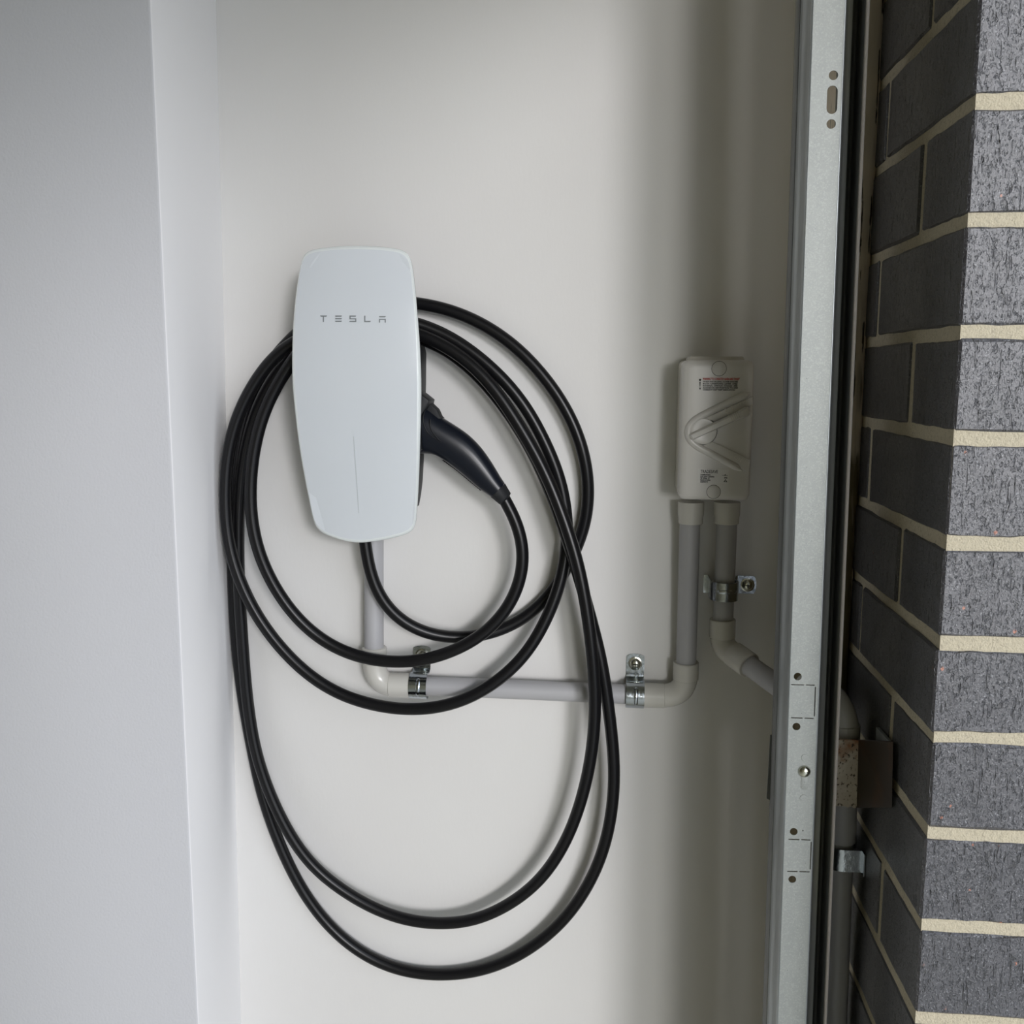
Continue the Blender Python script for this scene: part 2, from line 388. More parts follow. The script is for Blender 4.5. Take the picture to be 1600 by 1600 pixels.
L = [(halfw(z)+0, z) for z in np.linspace(zbot, ztop, 30)]
out = [(XC+cshift(z)+w, z) for w, z in L]
tw = halfw(ztop); topv = [(XC+cshift(ztop)+tw*u, ztop+.0052*(1-u*u)) for u in np.linspace(.92, -.92, 15)]
out += topv+[(XC+cshift(z)-w, z) for w, z in reversed(L)]
bw = halfw(zbot); out += [(XC+cshift(zbot)+bw*u, zbot-.0150*(1-abs((u+.15)/(1.15 if u > -.15 else .85))**1.5)) for u in np.linspace(-.92, .92, 15)]
# soften the four corners by resampling and smoothing
A = even(out+[out[0]], 240)[:-1]
for _ in range(15): A = .25*np.roll(A, 1, 0)+.5*A+.25*np.roll(A, -1, 0)
cxz = np.array([XC, (ztop+zbot)/2])
charger = thing('wall_charger', 'white glass fronted wall charger with grey letters and black cable wrapped round it', 'charger', (XC, 0, (ztop+zbot)/2))
rings = []
def ring(s, dy, inset=0):
    r = []
    for p in A:
        q = cxz+(p-cxz)*s; d = (q-cxz); d = d/np.linalg.norm(d); q = q-d*inset
        r.append(Vector((q[0], cy(q[0], q[1])+dy, q[1])))
    return r
cov = [ring(.02, 0)]+[ring(s, 0) for s in (.15, .3, .45, .6, .7, .8, .88, .94)]+[ring(1, 0, .0042)]
link('front_cover', loft(cov), 'glass', charger)
rim = [ring(1, .00005, .0042), ring(1, .0004, .0028), ring(1, .0012, .0014), ring(1, .0024, .0004), ring(1, .0036, 0), ring(1, .0055, .0002), ring(1, .007, .0016), ring(1, .007, .006)]
link('glass_edge', loft(rim, caps=False), 'rim', charger)
# dark gasket plate right behind the cover, then the black body
back = [ring(1, .007, .0004), ring(1, .011, .0032), ring(1, .013, .012), ring(.5, .013, 0)]
link('backing_plate', loft(back), 'black', charger)
def zat(y, d=-.06): return P(660, y, d).z
bodyR = [(652.5, 791), (656, 772), (658.5, 750), (661, 700), (662.5, 640), (663.5, 600), (664, 552), (660, 533)]
pr = [P(x, y, -.014) for x, y in bodyR]
poly = [(p.x, p.z) for p in pr]+[(2*XC-p.x, p.z) for p in reversed(pr)]
def fy(a, b, t): return Vector((a, t, b))
link('body', prism(poly, fy, -.004, -.070, .004), 'black', charger)
link('wrap_hub', prism(rounded([(XC-.035, zat(545)), (XC+.035, zat(545)), (XC+.035, zat(500)), (XC-.035, zat(500))], .012), fy, -.003, -.082, 0), 'black', charger)
# lettering (raised print) follows the glass
def on_glass(px, py, off): 
    q = P(px, py, -.108)
    for _ in range(4): q = P(px, py, cy(q.x, q.z)-off)
    return q
def strip(polys, m, name, off=.00035, parent=charger):
    bm = bmesh.new()
    for poly in polys:
        f = [bm.verts.new(on_glass(x, y, off)) for x, y in poly]; g = [bm.verts.new(on_glass(x, y, -.0005)) for x, y in poly]
        bm.faces.new(f); bm.faces.new(g[::-1]); n = len(poly)
        for i in range(n): bm.faces.new((f[i], g[i], g[(i+1) % n], f[(i+1) % n]))
    return link(name, from_bm(bm), m, parent)
S = 11.43
def lp(pts): return [(480+x/S, 470+y/S) for x, y in pts]
T_ = [lp([(228, 263), (357, 263), (343, 284), (243, 284)]), lp([(280, 284), (299, 284), (299, 378), (280, 378)])]
E_ = [lp([(500, y0), (620, y0), (612, y0+21), (500, y0+21)]) for y0 in (263, 309, 355)]
S_ = [lp([(755, 264), (875, 264), (866, 284), (755, 284)]), lp([(755, 284), (776, 284), (776, 312), (755, 312)]), lp([(755, 312), (877, 312), (877, 330), (755, 330)]),
      lp([(858, 330), (877, 330), (877, 359), (858, 359)]), lp([(762, 359), (877, 359), (877, 378), (750, 378)])]
L_ = [lp([(1018, 266), (1039, 266), (1039, 359), (1018, 359)]), lp([(1018, 359), (1137, 359), (1127, 380), (1018, 380)])]
A_ = [lp([(1280, 274), (1407, 274), (1393, 295), (1293, 295)]), lp([(1282, 322), (1404, 322), (1404, 341), (1282, 341)]), lp([(1282, 341), (1302, 341), (1302, 388), (1282, 388)]), lp([(1384, 341), (1404, 341), (1404, 388), (1384, 388)])]
for lt in (T_, E_, S_, L_, A_): strip(lt, 'print', 'letter')
ln = [(552.4+i*.82, 682+i*12.0) for i in range(11)]
strip([[(a[0]-.75, a[1]), (a[0]+.75, a[1]), (b[0]+.75, b[1]), (b[0]-.75, b[1])] for a, b in zip(ln[:-1], ln[1:])], 'line', 'light_bar', .0002)
# holster on the right flank of the body, carrying the plug
hp_ = [P(x, y, -.06) for x, y in [(655, 610), (664, 616), (675, 625), (673, 633), (662, 650), (664, 700), (657, 706), (650, 706), (650, 610)]]
link('holster', prism([(p.x, p.z) for p in hp_], fy, -.040, -.082, .002), 'black', charger)
link('cable_gland', tube([P(569, 815, -.048), P(569.5, 826, -.048), P(570, 838, -.048)], [.0115, .0115, .0098]), 'matt', charger)
rebase(charger)

# ------------------------------------------------------------------ cable: one continuous run, traced loop by loop (px, py, depth)
run = [
 # out of the charger, small loop, up the outside on the right
 (569, 835, -.048), (570.5, 852, -.048), (574, 882, -.048), (583, 915, -.048), (601, 949, -.046), (631, 976, -.042), (671, 993, -.034), (710, 998.5, -.028), (746, 996, -.022),
 (784, 986, -.018), (821, 967, -.015), (850, 942, -.014), (872, 914, -.014), (890, 880, -.013), (903, 855, -.013), (912, 832, -.014), (918, 808, -.016), (921, 781, -.018), (920.5, 752, -.020), (917, 725, -.022), (910, 695, -.023), (896, 659, -.023), (874.5, 620, -.023), (846, 582.5, -.023),
 (809, 543, -.023), (771, 515, -.022), (734, 495, -.022), (696, 481, -.021), (653, 473, -.020), (600, 469, -.018), (545, 474, -.016), (490, 497, -.015),
 # B: down the left, outer big loop
 (450, 533, -.014), (420, 568, -.014), (395, 612, -.014), (379, 660, -.015), (370, 712, -.015), (365, 770, -.015), (363, 830, -.015), (364, 890, -.014), (366, 945, -.013), (369, 1000, -.013), (374, 1050, -.013), (382, 1105, -.014), (395, 1175, -.015),
 (411, 1248, -.015), (425, 1288, -.015), (439, 1325, -.015), (456, 1362, -.014), (484, 1410, -.013), (521, 1455, -.012), (560, 1487, -.011), (606, 1511, -.011), (653, 1522, -.011), (700, 1524, -.011),
 (756, 1516, -.013), (803, 1497.5, -.016), (850, 1467, -.020), (887.5, 1431, -.025), (915.5, 1390, -.030), (936, 1349, -.036), (951, 1299, -.042), (959, 1244, -.047), (960.5, 1206, -.050), (957.5, 1159, -.052), (951.5, 1112, -.053), (945, 1062, -.054),
 (934, 1006, -.054), (921, 960, -.052), (907, 908, -.050), (893, 862, -.048), (879, 818, -.046), (863, 775, -.044), (845, 730, -.043), (826, 694, -.042), (803, 656, -.041), (774, 616, -.040), (742, 581, -.039), (706, 550, -.038), (655, 525, -.036), (600, 512, -.035), (545, 512, -.034), (490, 527, -.033),
 # C: down the left, inner big loop
 (450, 558, -.032), (426, 590, -.032), (404, 630, -.032), (388, 680, -.033), (378, 735, -.033), (373, 790, -.033), (372, 850, -.033), (373, 905, -.032), (375.5, 955, -.031), (379, 1005, -.030), (383, 1060, -.029), (389, 1115, -.029), (399, 1175, -.030),
 (411, 1213, -.030), (425, 1250, -.030), (443, 1287, -.030), (465, 1325, -.029), (496, 1362, -.027), (533, 1390, -.026), (570, 1413, -.025), (615, 1433, -.025), (655, 1442, -.026), (700, 1444, -.028),
 (737.5, 1440, -.031), (775, 1425, -.035), (812.5, 1403, -.040), (850, 1369.5, -.045), (872.5, 1336, -.049), (892, 1299, -.052), (909.5, 1247.5, -.056), (921.5, 1197, -.059), (928, 1150, -.062), (930.5, 1105, -.065), (929, 1063, -.068), (925, 1015, -.070),
 (918, 960, -.070), (909, 906, -.069), (901, 871, -.068), (889, 833, -.066), (876, 797, -.064), (858, 750, -.062), (833, 701, -.060), (809, 661, -.059), (782, 619, -.058), (753.5, 583.5, -.057), (724, 557, -.056), (696, 539, -.055), (659, 521, -.053), (600, 508, -.052), (545, 508, -.052), (490, 520, -.051),
 # A: front strand down the left, middle loop
 (450, 535, -.050), (433, 549, -.050), (407, 582, -.050), (380, 627, -.050), (363, 672, -.050), (354, 715, -.050), (351, 770, -.050), (353, 825, -.050), (361, 870, -.050), (375, 910, -.050), (394, 951, -.049), (429, 1002, -.048), (476, 1051, -.047), (530, 1086, -.046),
 (577, 1101, -.046), (615, 1108, -.047), (665, 1109.5, -.050), (727, 1095, -.052), (765, 1074, -.052), (802, 1045, -.050), (820, 1027, -.048), (837, 1001, -.046), (851, 975, -.044), (864, 946, -.042), (874, 920, -.040), (881, 893, -.038), (886, 862, -.036), (888, 832, -.034), (885, 795, -.034), (877, 751, -.035), (869, 729, -.036),
 (861, 710, -.036), (846, 679, -.037), (828, 644, -.038), (800, 606, -.039), (769, 574.5, -.040), (733, 545, -.041), (696, 521, -.042), (659, 506, -.044), (600, 494, -.052), (545, 492, -.060), (490, 520, -.066),
 # H: innermost strand, back to the plug
 (450, 574, -.066), (436, 594, -.066), (420, 622, -.066), (405, 662, -.066), (396, 703, -.066), (390, 760, -.066), (391, 800, -.066), (396, 838, -.066), (408, 877, -.065), (425, 912, -.063), (450, 951, -.061), (475, 979, -.058), (500, 1000, -.056), (530, 1017, -.055), (560, 1028, -.054), (596, 1034.5, -.054), (634, 1036, -.055), (671, 1031, -.056), (705, 1020, -.056),
 (738, 1004, -.056), (773, 978, -.056), (797, 948, -.056), (811, 920, -.056), (819, 888, -.056), (820.5, 858, -.056), (815, 831, -.056), (804, 805, -.056), (791, 782, -.056), (783, 771, -.056)]
raw = [tuple(P(*c)) for c in run]
sp = even(spline(raw, 8), 1500)
for _ in range(60): sp[1:-1] = .25*sp[:-2]+.5*sp[1:-1]+.25*sp[2:]
cable = thing('charging_cable', 'thick black charging cable coiled in long drooping loops, its plug holstered on the charger', 'cable', (XC, -.03, 1.2))
link('cable_jacket', tube(sp, .0078, 16), 'rubber', cable)
# plug handle: lofted between its two silhouette lines
def arc(pts, n): return even(spline(pts, 8), n)
up = arc([(655, 628), (672, 638), (687.5, 650), (709, 663.5), (730, 678), (750, 697.5), (769, 724), (781, 744), (788.5, 755.5)], 26)
lo = arc([(655, 709), (669, 709), (680, 711), (694, 719), (712.5, 733), (731, 748), (750, 764), (760, 771), (767.5, 776)], 26)
HY = -.056
rings = []
for i, (a, b) in enumerate(zip(up, lo)):
    A3, B3 = P(a[0], a[1], HY), P(b[0], b[1], HY); c = (A3+B3)/2; h = (A3-B3)/2
    dr = .0205-.0075*(i/25)**1.3
    rings.append([c+h*math.copysign(abs(math.cos(t))**.85, math.cos(t))+Vector((0, -dr, 0))*math.copysign(abs(math.sin(t))**.85, math.sin(t)) for t in [2*math.pi*k/40 for k in range(40)]])
handle = link('plug_handle', loft(rings), 'gloss', cable, smooth=True)
a0, b0, a1, b1 = (789, 755.5), (767, 776.5), (798, 771), (780.5, 788)
rings = []
for (a, b, dr) in ((a0, b0, .0138), ((797.5, 770), (779.5, 787), .0122), (a1, b1, .0115), ((796, 776), (785, 786), .0085)):
    A3, B3 = P(*a, HY), P(*b, HY); c = (A3+B3)/2; h = (A3-B3)/2
    rings.append([c+h*math.cos(t)+Vector((0, -dr, 0))*math.sin(t) for t in [2*math.pi*k/28 for k in range(28)]])
link('strain_relief', loft(rings), 'matt', cable)
bp = [P(x, y, -.06) for x, y in [(662, 640), (673, 629.5), (684, 640), (689, 651), (692, 654), (670, 662)]]
link('release_button', prism([(p.x, p.z) for p in bp], fy, -.046, -.0665, .0018), 'matt', cable)
def on_handle(px, py, dy): return P(px, py, HY-dy)
gro = arc([(664, 641), (661, 654), (664, 668), (672, 680), (681, 686), (690, 690)], 30)
link('thumb_recess_edge', tube([on_handle(x, y, .0200-.0006*(i > 22)) for i, (x, y) in enumerate(gro)], [.0007]*29+[.0002], 8), 'black', cable)
gro = arc([(672.5, 655), (672, 664), (676, 675), (682, 683), (687, 689)], 20)
link('thumb_recess_edge', tube([on_handle(x, y, .0202) for x, y in gro], [.0004]+[.0009]*18+[.0003], 8), 'black', cable)
gro = arc([(740, 735), (754, 748), (764, 758), (771, 766)], 16)
link('grip_seam', tube([on_handle(x, y, .0125) for x, y in gro], .0006, 6), 'black', cable)
bm = bmesh.new()
link('seam_teeth', tube([P(x, y, HY-.002) for x, y in arc([(692, 718.5), (712, 733), (731, 748.5), (752, 766)], 40)], [.0008 if i % 2 else .0014 for i in range(40)], 6), 'matt', cable)
rebase(cable)

# ------------------------------------------------------------------ conduits
R = .0125
def elbow(c0, c1, corner, rad=.0148, n=14):
    return tube(bez(tuple(c0), tuple(corner), tuple(c1), n), rad, 24)
def sock(a, b, rad=.0160): 
    a, b = Vector(a), Vector(b); d = (b-a).normalized()
    return tube([a, a+d*.0006, b-d*.0008, b], [rad-.0008, rad, rad, rad-.0008], 28)
YP = -.020
c1 = thing('conduit', 'grey conduit dropping from the charger then running level to the switch', 'conduit', (P(800, 1078, YP).x, 0, P(800, 1078, YP).z))
link('pipe', tube([P(584, 815, YP), P(584.5, 1022, YP)], R, 28), 'pipe', c1)
link('coupling', sock(P(585, 1011, YP), P(585.3, 1036, YP)), 'fit', c1)
link('elbow', elbow(P(585.3, 1034, YP), P(614, 1070, YP), P(586, 1068.5, YP), .0150), 'fit', c1)
link('coupling', sock(P(609, 1070, YP), P(642, 1071, YP)), 'fit', c1)
link('pipe', tube([P(636, 1070.5, YP), P(800, 1077, YP), P(1010, 1086, YP)], R, 28), 'pipe', c1)
link('coupling', sock(P(1004, 1086, YP), P(1038, 1087, YP), .0158), 'fit', c1)
link('elbow', elbow(P(1034, 1087, YP), P(1071.5, 1056, YP-.004), P(1070, 1087, YP), .0150), 'fit', c1)
link('coupling', sock(P(1071.3, 1061, YP-.004), P(1072, 1034, YP-.005)), 'fit', c1)
link('pipe', tube([P(1072, 1040, YP-.005), P(1078, 812, -.032)], R, 28), 'pipe', c1)
def adaptor(cx, par, y=-.033):
    a, b = P(cx, 784, y), P(cx-1, 818, y)
    d = b-a
    link('adaptor', tube([a, a+d*.55, a+d*.72, b-d*.03, b], [.0160, .0160, .0150, .0150, .0142], 28), 'fit', par)
adaptor(1080, c1, -.032)
rebase(c1)
Y2 = -.036
c2 = thing('conduit', 'short dark grey conduit under the switch bending behind the steel track', 'conduit', (P(1133, 900, Y2).x, 0, P(1133, 900, Y2).z))
link('pipe', tube([P(1136, 810, Y2), P(1129.5, 975, Y2)], R, 28), 'pipe', c2)
adaptor(1136, c2, Y2)
q0, q1 = P(1129, 967, Y2), P(1128.5, 996, Y2)
link('coupling', sock(q0, q1), 'fit', c2)
e0, e1 = P(1146, 1022, Y2-.012), P(1171, 1040, Y2-.034)
link('elbow', elbow(q1, e0+(e1-e0)*.1, P(1130, 1014, Y2-.002), .0148), 'fit', c2)
link('coupling', sock(e0, e1, .0160), 'fit', c2)
dd = (e1-e0).normalized()
e2 = e1+dd*.045; e3 = P(1262, 1073, -.20)
link('pipe', tube([e1-dd*.01]+bez(tuple(e2), tuple(e1+dd*.10), tuple(e3), 10), R, 28), 'pipe', c2)
link('elbow', tube(bez(tuple(e3), tuple(P(1312, 1082, -.272)), tuple(P(1318, 1136, -.272)), 16), .0148, 24), 'fit', c2)
link('coupling', sock(P(1318.5, 1130, -.272), P(1317.5, 1168, -.272), .0160), 'fit', c2)
link('pipe', tube([P(1317.5, 1160, -.272), P(1316, 1262, -.272), P(1304, 1600, -.272), P(1297, 1820, -.272)], R, 28), 'pipe', c2)
link('coupling', sock(P(1317, 1235, -.272), P(1314.5, 1313, -.272), .0143), 'pipe', c2)
rebase(c2)

# ------------------------------------------------------------------ saddle clips
def saddle(label, c, ax, nrm, tab, yc, sheet=.0012, w=.023, both=False, short=.006, tablen=.028):
    """c: pipe centre, ax: along the pipe, nrm: out of the mounting surface, tab: side of the fixing lug, yc: pipe centre to surface"""
    ax, nrm, tab = Vector(ax).normalized(), Vector(nrm).normalized(), Vector(tab).normalized()
    c = Vector(c); g = thing('saddle_clip', label, 'pipe clip', c-nrm*yc, 'zinc saddle clips on the conduits')
    fn = lambda a, b, t: c+tab*a+nrm*b+ax*t
    ro, ri = R+.0005+sheet+.0028, R+.0005+.0028
    ro, ri = .0160+sheet, .0161
    path = []
    out_ = [(ro*math.cos(t), ro*math.sin(t)) for t in np.linspace(math.radians(-35), math.radians(195 if not both else 180), 22)]
    in_ = [(ri*math.cos(t), ri*math.sin(t)) for t in np.linspace(math.radians(195 if not both else 180), math.radians(-35), 22)]
    out_ = [p for p in out_ if p[1] > -yc+sheet]; in_ = [p for p in in_ if p[1] > -yc+.0002]
    if both: 
        out_.append((-ro-.0, -yc+sheet)); out_ += [(-ro-short, -yc+sheet), (-ro-short, -yc+.0001)]; in_.insert(0, (-ri, -yc+.0001))
    poly = [(ro+.004, -yc+sheet), (ro+.001, -yc+sheet+.001)]+out_+in_+[(ri+.001, -yc+.0001), (ro+.004, -yc+.0001)]
    link('strap', prism(poly, fn, -w/2, w/2), 'zinc', g)
    # stiffening dimple pressed in the middle of the strap
    link('pressed_rib', tube([fn(ro*math.cos(t), ro*math.sin(t), .001) for t in np.linspace(math.radians(40), math.radians(125), 12)], [.0006]+[.0026]*10+[.0006], 10, flat=.4, nrm=nrm), 'zinc', g)
    a1 = ro+.003; a2 = a1+tablen; m = w/2
    tp = [(a1, -m), (a2-.004, -m)]+[(a2-.004+.004*math.cos(t), m*math.sin(t)) for t in np.linspace(-1.4, 1.4, 9)]+[(a2-.004, m), (a1, m)]
    link('lug', prism(tp, lambda a, b, t: c+tab*a+ax*b+nrm*t, -yc+.0002, -yc+.0002+sheet, 0), 'zinc', g)
    sc = (a1+a2)/2+.001
    rg = []
    for rr, hh in ((.0088, 0), (.0088, .0012), (.0072, .0016), (.0066, .0030), (.0045, .0044), (.002, .0050)):
        rg.append([c+tab*(sc+rr*math.cos(t))+ax*(rr*math.sin(t))+nrm*(-yc+sheet+hh) for t in [2*math.pi*k/20 for k in range(20)]])
    sr = link('screw', loft(rg), 'zincd', g)
    for an in (0, math.pi/2):
        u = tab*math.cos(an)+ax*math.sin(an); v_ = nrm.cross(u); cc = c+tab*sc+nrm*(-yc+sheet+.0046)
        bm = bmesh.new(); q = [cc+u*a+v_*b+nrm*h for h in (0, .0006) for a, b in ((-.003, -.0005), (.003, -.0005), (.003, .0005), (-.003, .0005))]
        vs = [bm.verts.new(x) for x in q]
        for f in ((0, 1, 2, 3), (7, 6, 5, 4), (0, 4, 5, 1), (1, 5, 6, 2), (2, 6, 7, 3), (3, 7, 4, 0)): bm.faces.new([vs[i] for i in f])
        link('screw_slot', from_bm(bm), 'hole', sr)
    rebase(g); return g
N_ = (0, -1, 0)
pd = (P(975, 1085, YP)-P(700, 1073, YP)).normalized()
up_ = Vector((0, 0, 1)); upn = (up_-up_.dot(pd)*pd)
saddle('zinc saddle clip under the cable loop, beside the lower left elbow', P(655, 1071, YP), pd, N_, upn, -YP)
saddle('zinc saddle clip with upright lug on the level pipe right of the cable loops', P(992, 1085, YP), pd, N_, upn, -YP)
pv = (P(1136, 810, Y2)-P(1129.5, 975, Y2)).normalized()
saddle('zinc saddle clip across the short pipe below the switch, lug to the right', P(1131.5, 922, Y2), pv, N_, (1, 0, 0), -Y2, both=True, short=.0045, tablen=.024)
pc = P(1313.5, 1333, -.272)
saddle('zinc saddle clip at the right on the pipe between steel track and bricks', pc, (0, 0, 1), (-1, 0, 0), (0, 1, 0), BX-pc.x-.0005, both=True, short=.008, tablen=.022)

# ------------------------------------------------------------------ isolator switch
FY = -.082
iso = thing('isolator_switch', 'pale grey weatherproof isolator switch box with diagonal lever on the wall', 'switch', (P(1118, 670, 0).x, 0, P(1118, 670, FY).z))
tl, tr, brr, bl = P(1066, 560, FY), P(1180, 565, FY), P(1172, 783, FY), P(1061, 781, FY)
xl, xr, zt, zb = (tl.x+bl.x)/2, (tr.x+brr.x)/2, (tl.z+tr.z)/2, (bl.z+brr.z)/2
base = rounded([(xl+.001, zb+.001), (xr-.001, zb+.001), (xr-.001, zt), (xl+.001, zt)], .008)
link('base', prism(base, fy, -.0005, -.052, .001), 'isob', iso)
lipb = rounded([(xl+.006, zt-.01), (xr-.006, zt-.01), (xr-.010, zt+.0045), (xl+.010, zt+.0045)], .003)
link('rear_flange', prism(lipb, fy, -.02, -.058, .001), 'isob', iso)
rg = []
def rrect(ins, y, r=.009): return [Vector((a, y, b)) for a, b in rounded([(xl+ins, zb+ins), (xr-ins, zb+ins), (xr-ins, zt-ins), (xl+ins, zt-ins)], r, 7)]
for ins, y in ((.0008, -.050), (0, -.051), (0, -.0755), (.0006, -.0785), (.002, -.0805), (.0045, -.0818), (.008, -.0822)): rg.append(rrect(ins, y, .0095))
link('cover', loft(rg), 'iso', iso)
YF = -.0822
def q(px, py, dy=0): return P(px, py, YF-dy)
def tq(px, py): v = q(px, py); return (v.x, v.z)
# V shaped guard ridge round the lever
vr = [(1172, 614), (1160, 619.5), (1130, 633), (1104, 646), (1090, 653), (1079, 662), (1074, 674), (1075.5, 684), (1084, 694), (1110, 708), (1140, 724), (1160, 735)]
vv = even(spline([tuple(q(*a)) for a in vr], 8), 60)
for _ in range(8): vv[1:-1] = .25*vv[:-2]+.5*vv[1:-1]+.25*vv[2:]
link('guard_ridge', tube(vv, [.0045*min(1, .25+i/4, .25+(59-i)/4) for i in range(60)], 14, flat=1.05), 'iso', iso)
# sunken-look lever pads either side of the dial
pad = [tq(*a) for a in [(1100, 654), (1176, 619), (1176, 632), (1116, 658)]]
link('position_pad', prism(pad, fy, YF, YF-.0020, .0005), 'iso', iso)
pad = [tq(*a) for a in [(1098, 696), (1113, 690), (1172, 718), (1170, 740)]]
link('position_pad', prism(pad, fy, YF, YF-.0020, .0005), 'iso', iso)
dc = q(1099, 674); 
rg = [[dc+Vector((r*math.cos(t), -h, r*math.sin(t))) for t in [2*math.pi*k/40 for k in range(40)]] for r, h in ((.0152, -.001), (.0152, .003), (.0146, .0038), (.012, .0042), (.008, .0036), (.001, .0034))]
link('dial', loft(rg), 'iso', iso)
link('dial_gap', loft([[dc+Vector((r*math.cos(t), -h, r*math.sin(t))) for t in [2*math.pi*k/40 for k in range(40)]] for r, h in ((.0160, -.001), (.0160, .0006), (.0153, .0007))]), 'hole', iso)
def lever_sec(px, py, hw, h):
    c = q(px, py, .0035); a = Vector((q(1168, 642).x-q(1079, 683).x, 0, q(1168, 642).z-q(1079, 683).z)).normalized(); n = Vector((-a.z, 0, a.x))
    prof = [(-hw, -.003), (-hw, h*.45), (-hw*.62, h*.95), (0, h), (hw*.62, h*.95), (hw, h*.45), (hw, -.003)]
    return [c+n*b+Vector((0, -hh, 0)) for b, hh in prof]
ll = [(1078, 683.3, .0030, .004), (1081, 682, .0040, .007), (1110, 668.5, .0042, .0085), (1140, 655, .0042, .009), (1154, 648.5, .0044, .009), (1160, 646, .0052, .0085), (1167, 642.5, .0052, .007), (1171, 640.5, .0035, .004)]
lev = link('lever', loft([lever_sec(*l) for l in ll]), 'iso', iso)
for i in range(5):
    px, py = 1142.5+i*2.9, 653.6-i*1.32
    c = q(px, py, .0035+.0086); a = Vector((1, 0, .45)).normalized(); n = Vector((-a.z, 0, a.x))
    link('grip_rib', tube([c-n*.0034+Vector((0, .003, 0)), c-n*.0024, c+n*.0024, c+n*.0034+Vector((0, .003, 0))], .0006, 6), 'isob', lev)
# screw cover discs
for (px, py, r) in ((1123.5, 576, .0082), (1115, 768.5, .0078)):
    c = q(px, py)
    link('screw_cap', loft([[c+Vector((rr*math.cos(t), -h, rr*math.sin(t))) for t in [2*math.pi*k/36 for k in range(36)]] for rr, h in ((r, 0), (r, .0003), (r-.0003, .0005), (.001, .0005))]), 'iso', iso)
    link('cap_groove', loft([[c+Vector((rr*math.cos(t), -h, rr*math.sin(t))) for t in [2*math.pi*k/36 for k in range(36)]] for rr, h in ((r+.00045, 0), (r+.00045, .0001), (r, .0001))], caps=False), 'hole', iso)
# writing
def face_m(px, py, rot=0, dy=.0003): return Matrix.Translation(q(px, py, dy)) @ Matrix.Rotation(rot, 4, 'Y') @ Matrix.Rotation(math.pi/2, 4, 'X')
Wm = q(1155.5, 592).x-q(1097.5, 592).x
def row(s, px, py, wpx, m, h=.0036, name='printed_text', bold=.00008):
    me = text(s, h, Matrix.Identity(4), bold=bold); w = width_of(me); want = q(px+wpx, py).x-q(px, py).x
    me.transform(face_m(px, py) @ Matrix.Diagonal((want/w, 1, 1, 1))); link(name, me, m, iso)
row('WARNING "TO CORRECTLY ALIGN AND TOOLS"', 1098, 593.6, 57.5, 'red', .0034)
for i, (s, w) in enumerate((('WHEN INSTALLING, COVER ENSURE', 55), ('BOTH  OPERATING  LEVER  AND', 54), ('INTERNAL  SWITCH  TOGGLE  ARE', 54), ('ALIGNED IN OFF POSITION TO GIVE', 55), ('CORRECT "ON" "OFF" INDICATION', 50))):
    row(s, 1098, 597.2+i*3.25, w, 'ink', .0023, bold=.00004)
b_ = bmesh.new()
link('warning_mark', prism(circle(*tq(1093.8, 593.5), .0013, 12), fy, YF, YF-.0004), 'ink', iso)
link('warning_mark', prism([tq(1092.9, 596.5), tq(1094.7, 596.5), tq(1094.3, 604), tq(1093.3, 604)], fy, YF, YF-.0004), 'ink', iso)
link('warning_mark', prism([tq(1092.9, 605.5), tq(1094.7, 605.5), tq(1094.7, 608.5), tq(1092.9, 608.5)], fy, YF, YF-.0004), 'ink', iso)
st = [tq(1091, 732), tq(1139, 734), tq(1138, 756), tq(1090.5, 754)]
link('rating_sticker', prism(st, fy, YF, YF-.00015), 'sticker', iso)
row('TRADESAVE', 1094.5, 739, 27, 'ink', .0052, bold=.00003)
for i, (s, w) in enumerate((('TSMPW232', 16), ('32A 250V~ 50/60Hz', 22), ('2P IP66 X', 15), ('MADE IN CHINA', 16), ('AS60947.3', 12))):
    row(s, 1094, 742.9+i*2.75, w, 'ink', .0023)
row('IP66', 1131.5, 747.5, 5, 'ink', .0022)
link('printed_symbol', prism([tq(1128, 742.2), tq(1137, 742.6), tq(1137, 743.2), tq(1128, 742.8)], fy, YF, YF-.0003), 'ink', iso)
link('printed_symbol', prism([tq(1131, 742.2), tq(1134, 741), tq(1134, 742.6)], fy, YF, YF-.0003), 'ink', iso)
tri = [tq(1130.5, 753), tq(1136.5, 753.3), tq(1133.5, 748.6)]
link('printed_symbol', prism(tri, fy, YF, YF-.0003), 'ink', iso)
tri = [tq(1132.2, 752.3), tq(1134.9, 752.4), tq(1133.5, 750.3)]
link('printed_symbol', prism(tri, fy, YF-.0003, YF-.0004), 'sticker', iso)
# raised OFF ring and word on the upper pad, ON mark on the lower
oc = q(1139, 639.5, .0021)
link('off_ring', tube([oc+Vector((.0044*math.cos(t), 0, .0044*math.sin(t))) for t in np.linspace(0, 2*math.pi, 30)], .0007, 8), 'emboss', iso)
ra = -math.atan2(q(1168, 628).z-q(1148, 638).z, q(1168, 628).x-q(1148, 638).x)
me = text('OFF', .0070, Matrix.Identity(4), thick=.0003); me.transform(face_m(1149, 636.5, ra, .0021)); link('embossed_word', me, 'emboss', iso)
me = text('ON', .0060, Matrix.Identity(4), thick=.0003); me.transform(face_m(1146, 716, -ra, .0021)); link('embossed_word', me, 'emboss', iso)
rebase(iso)

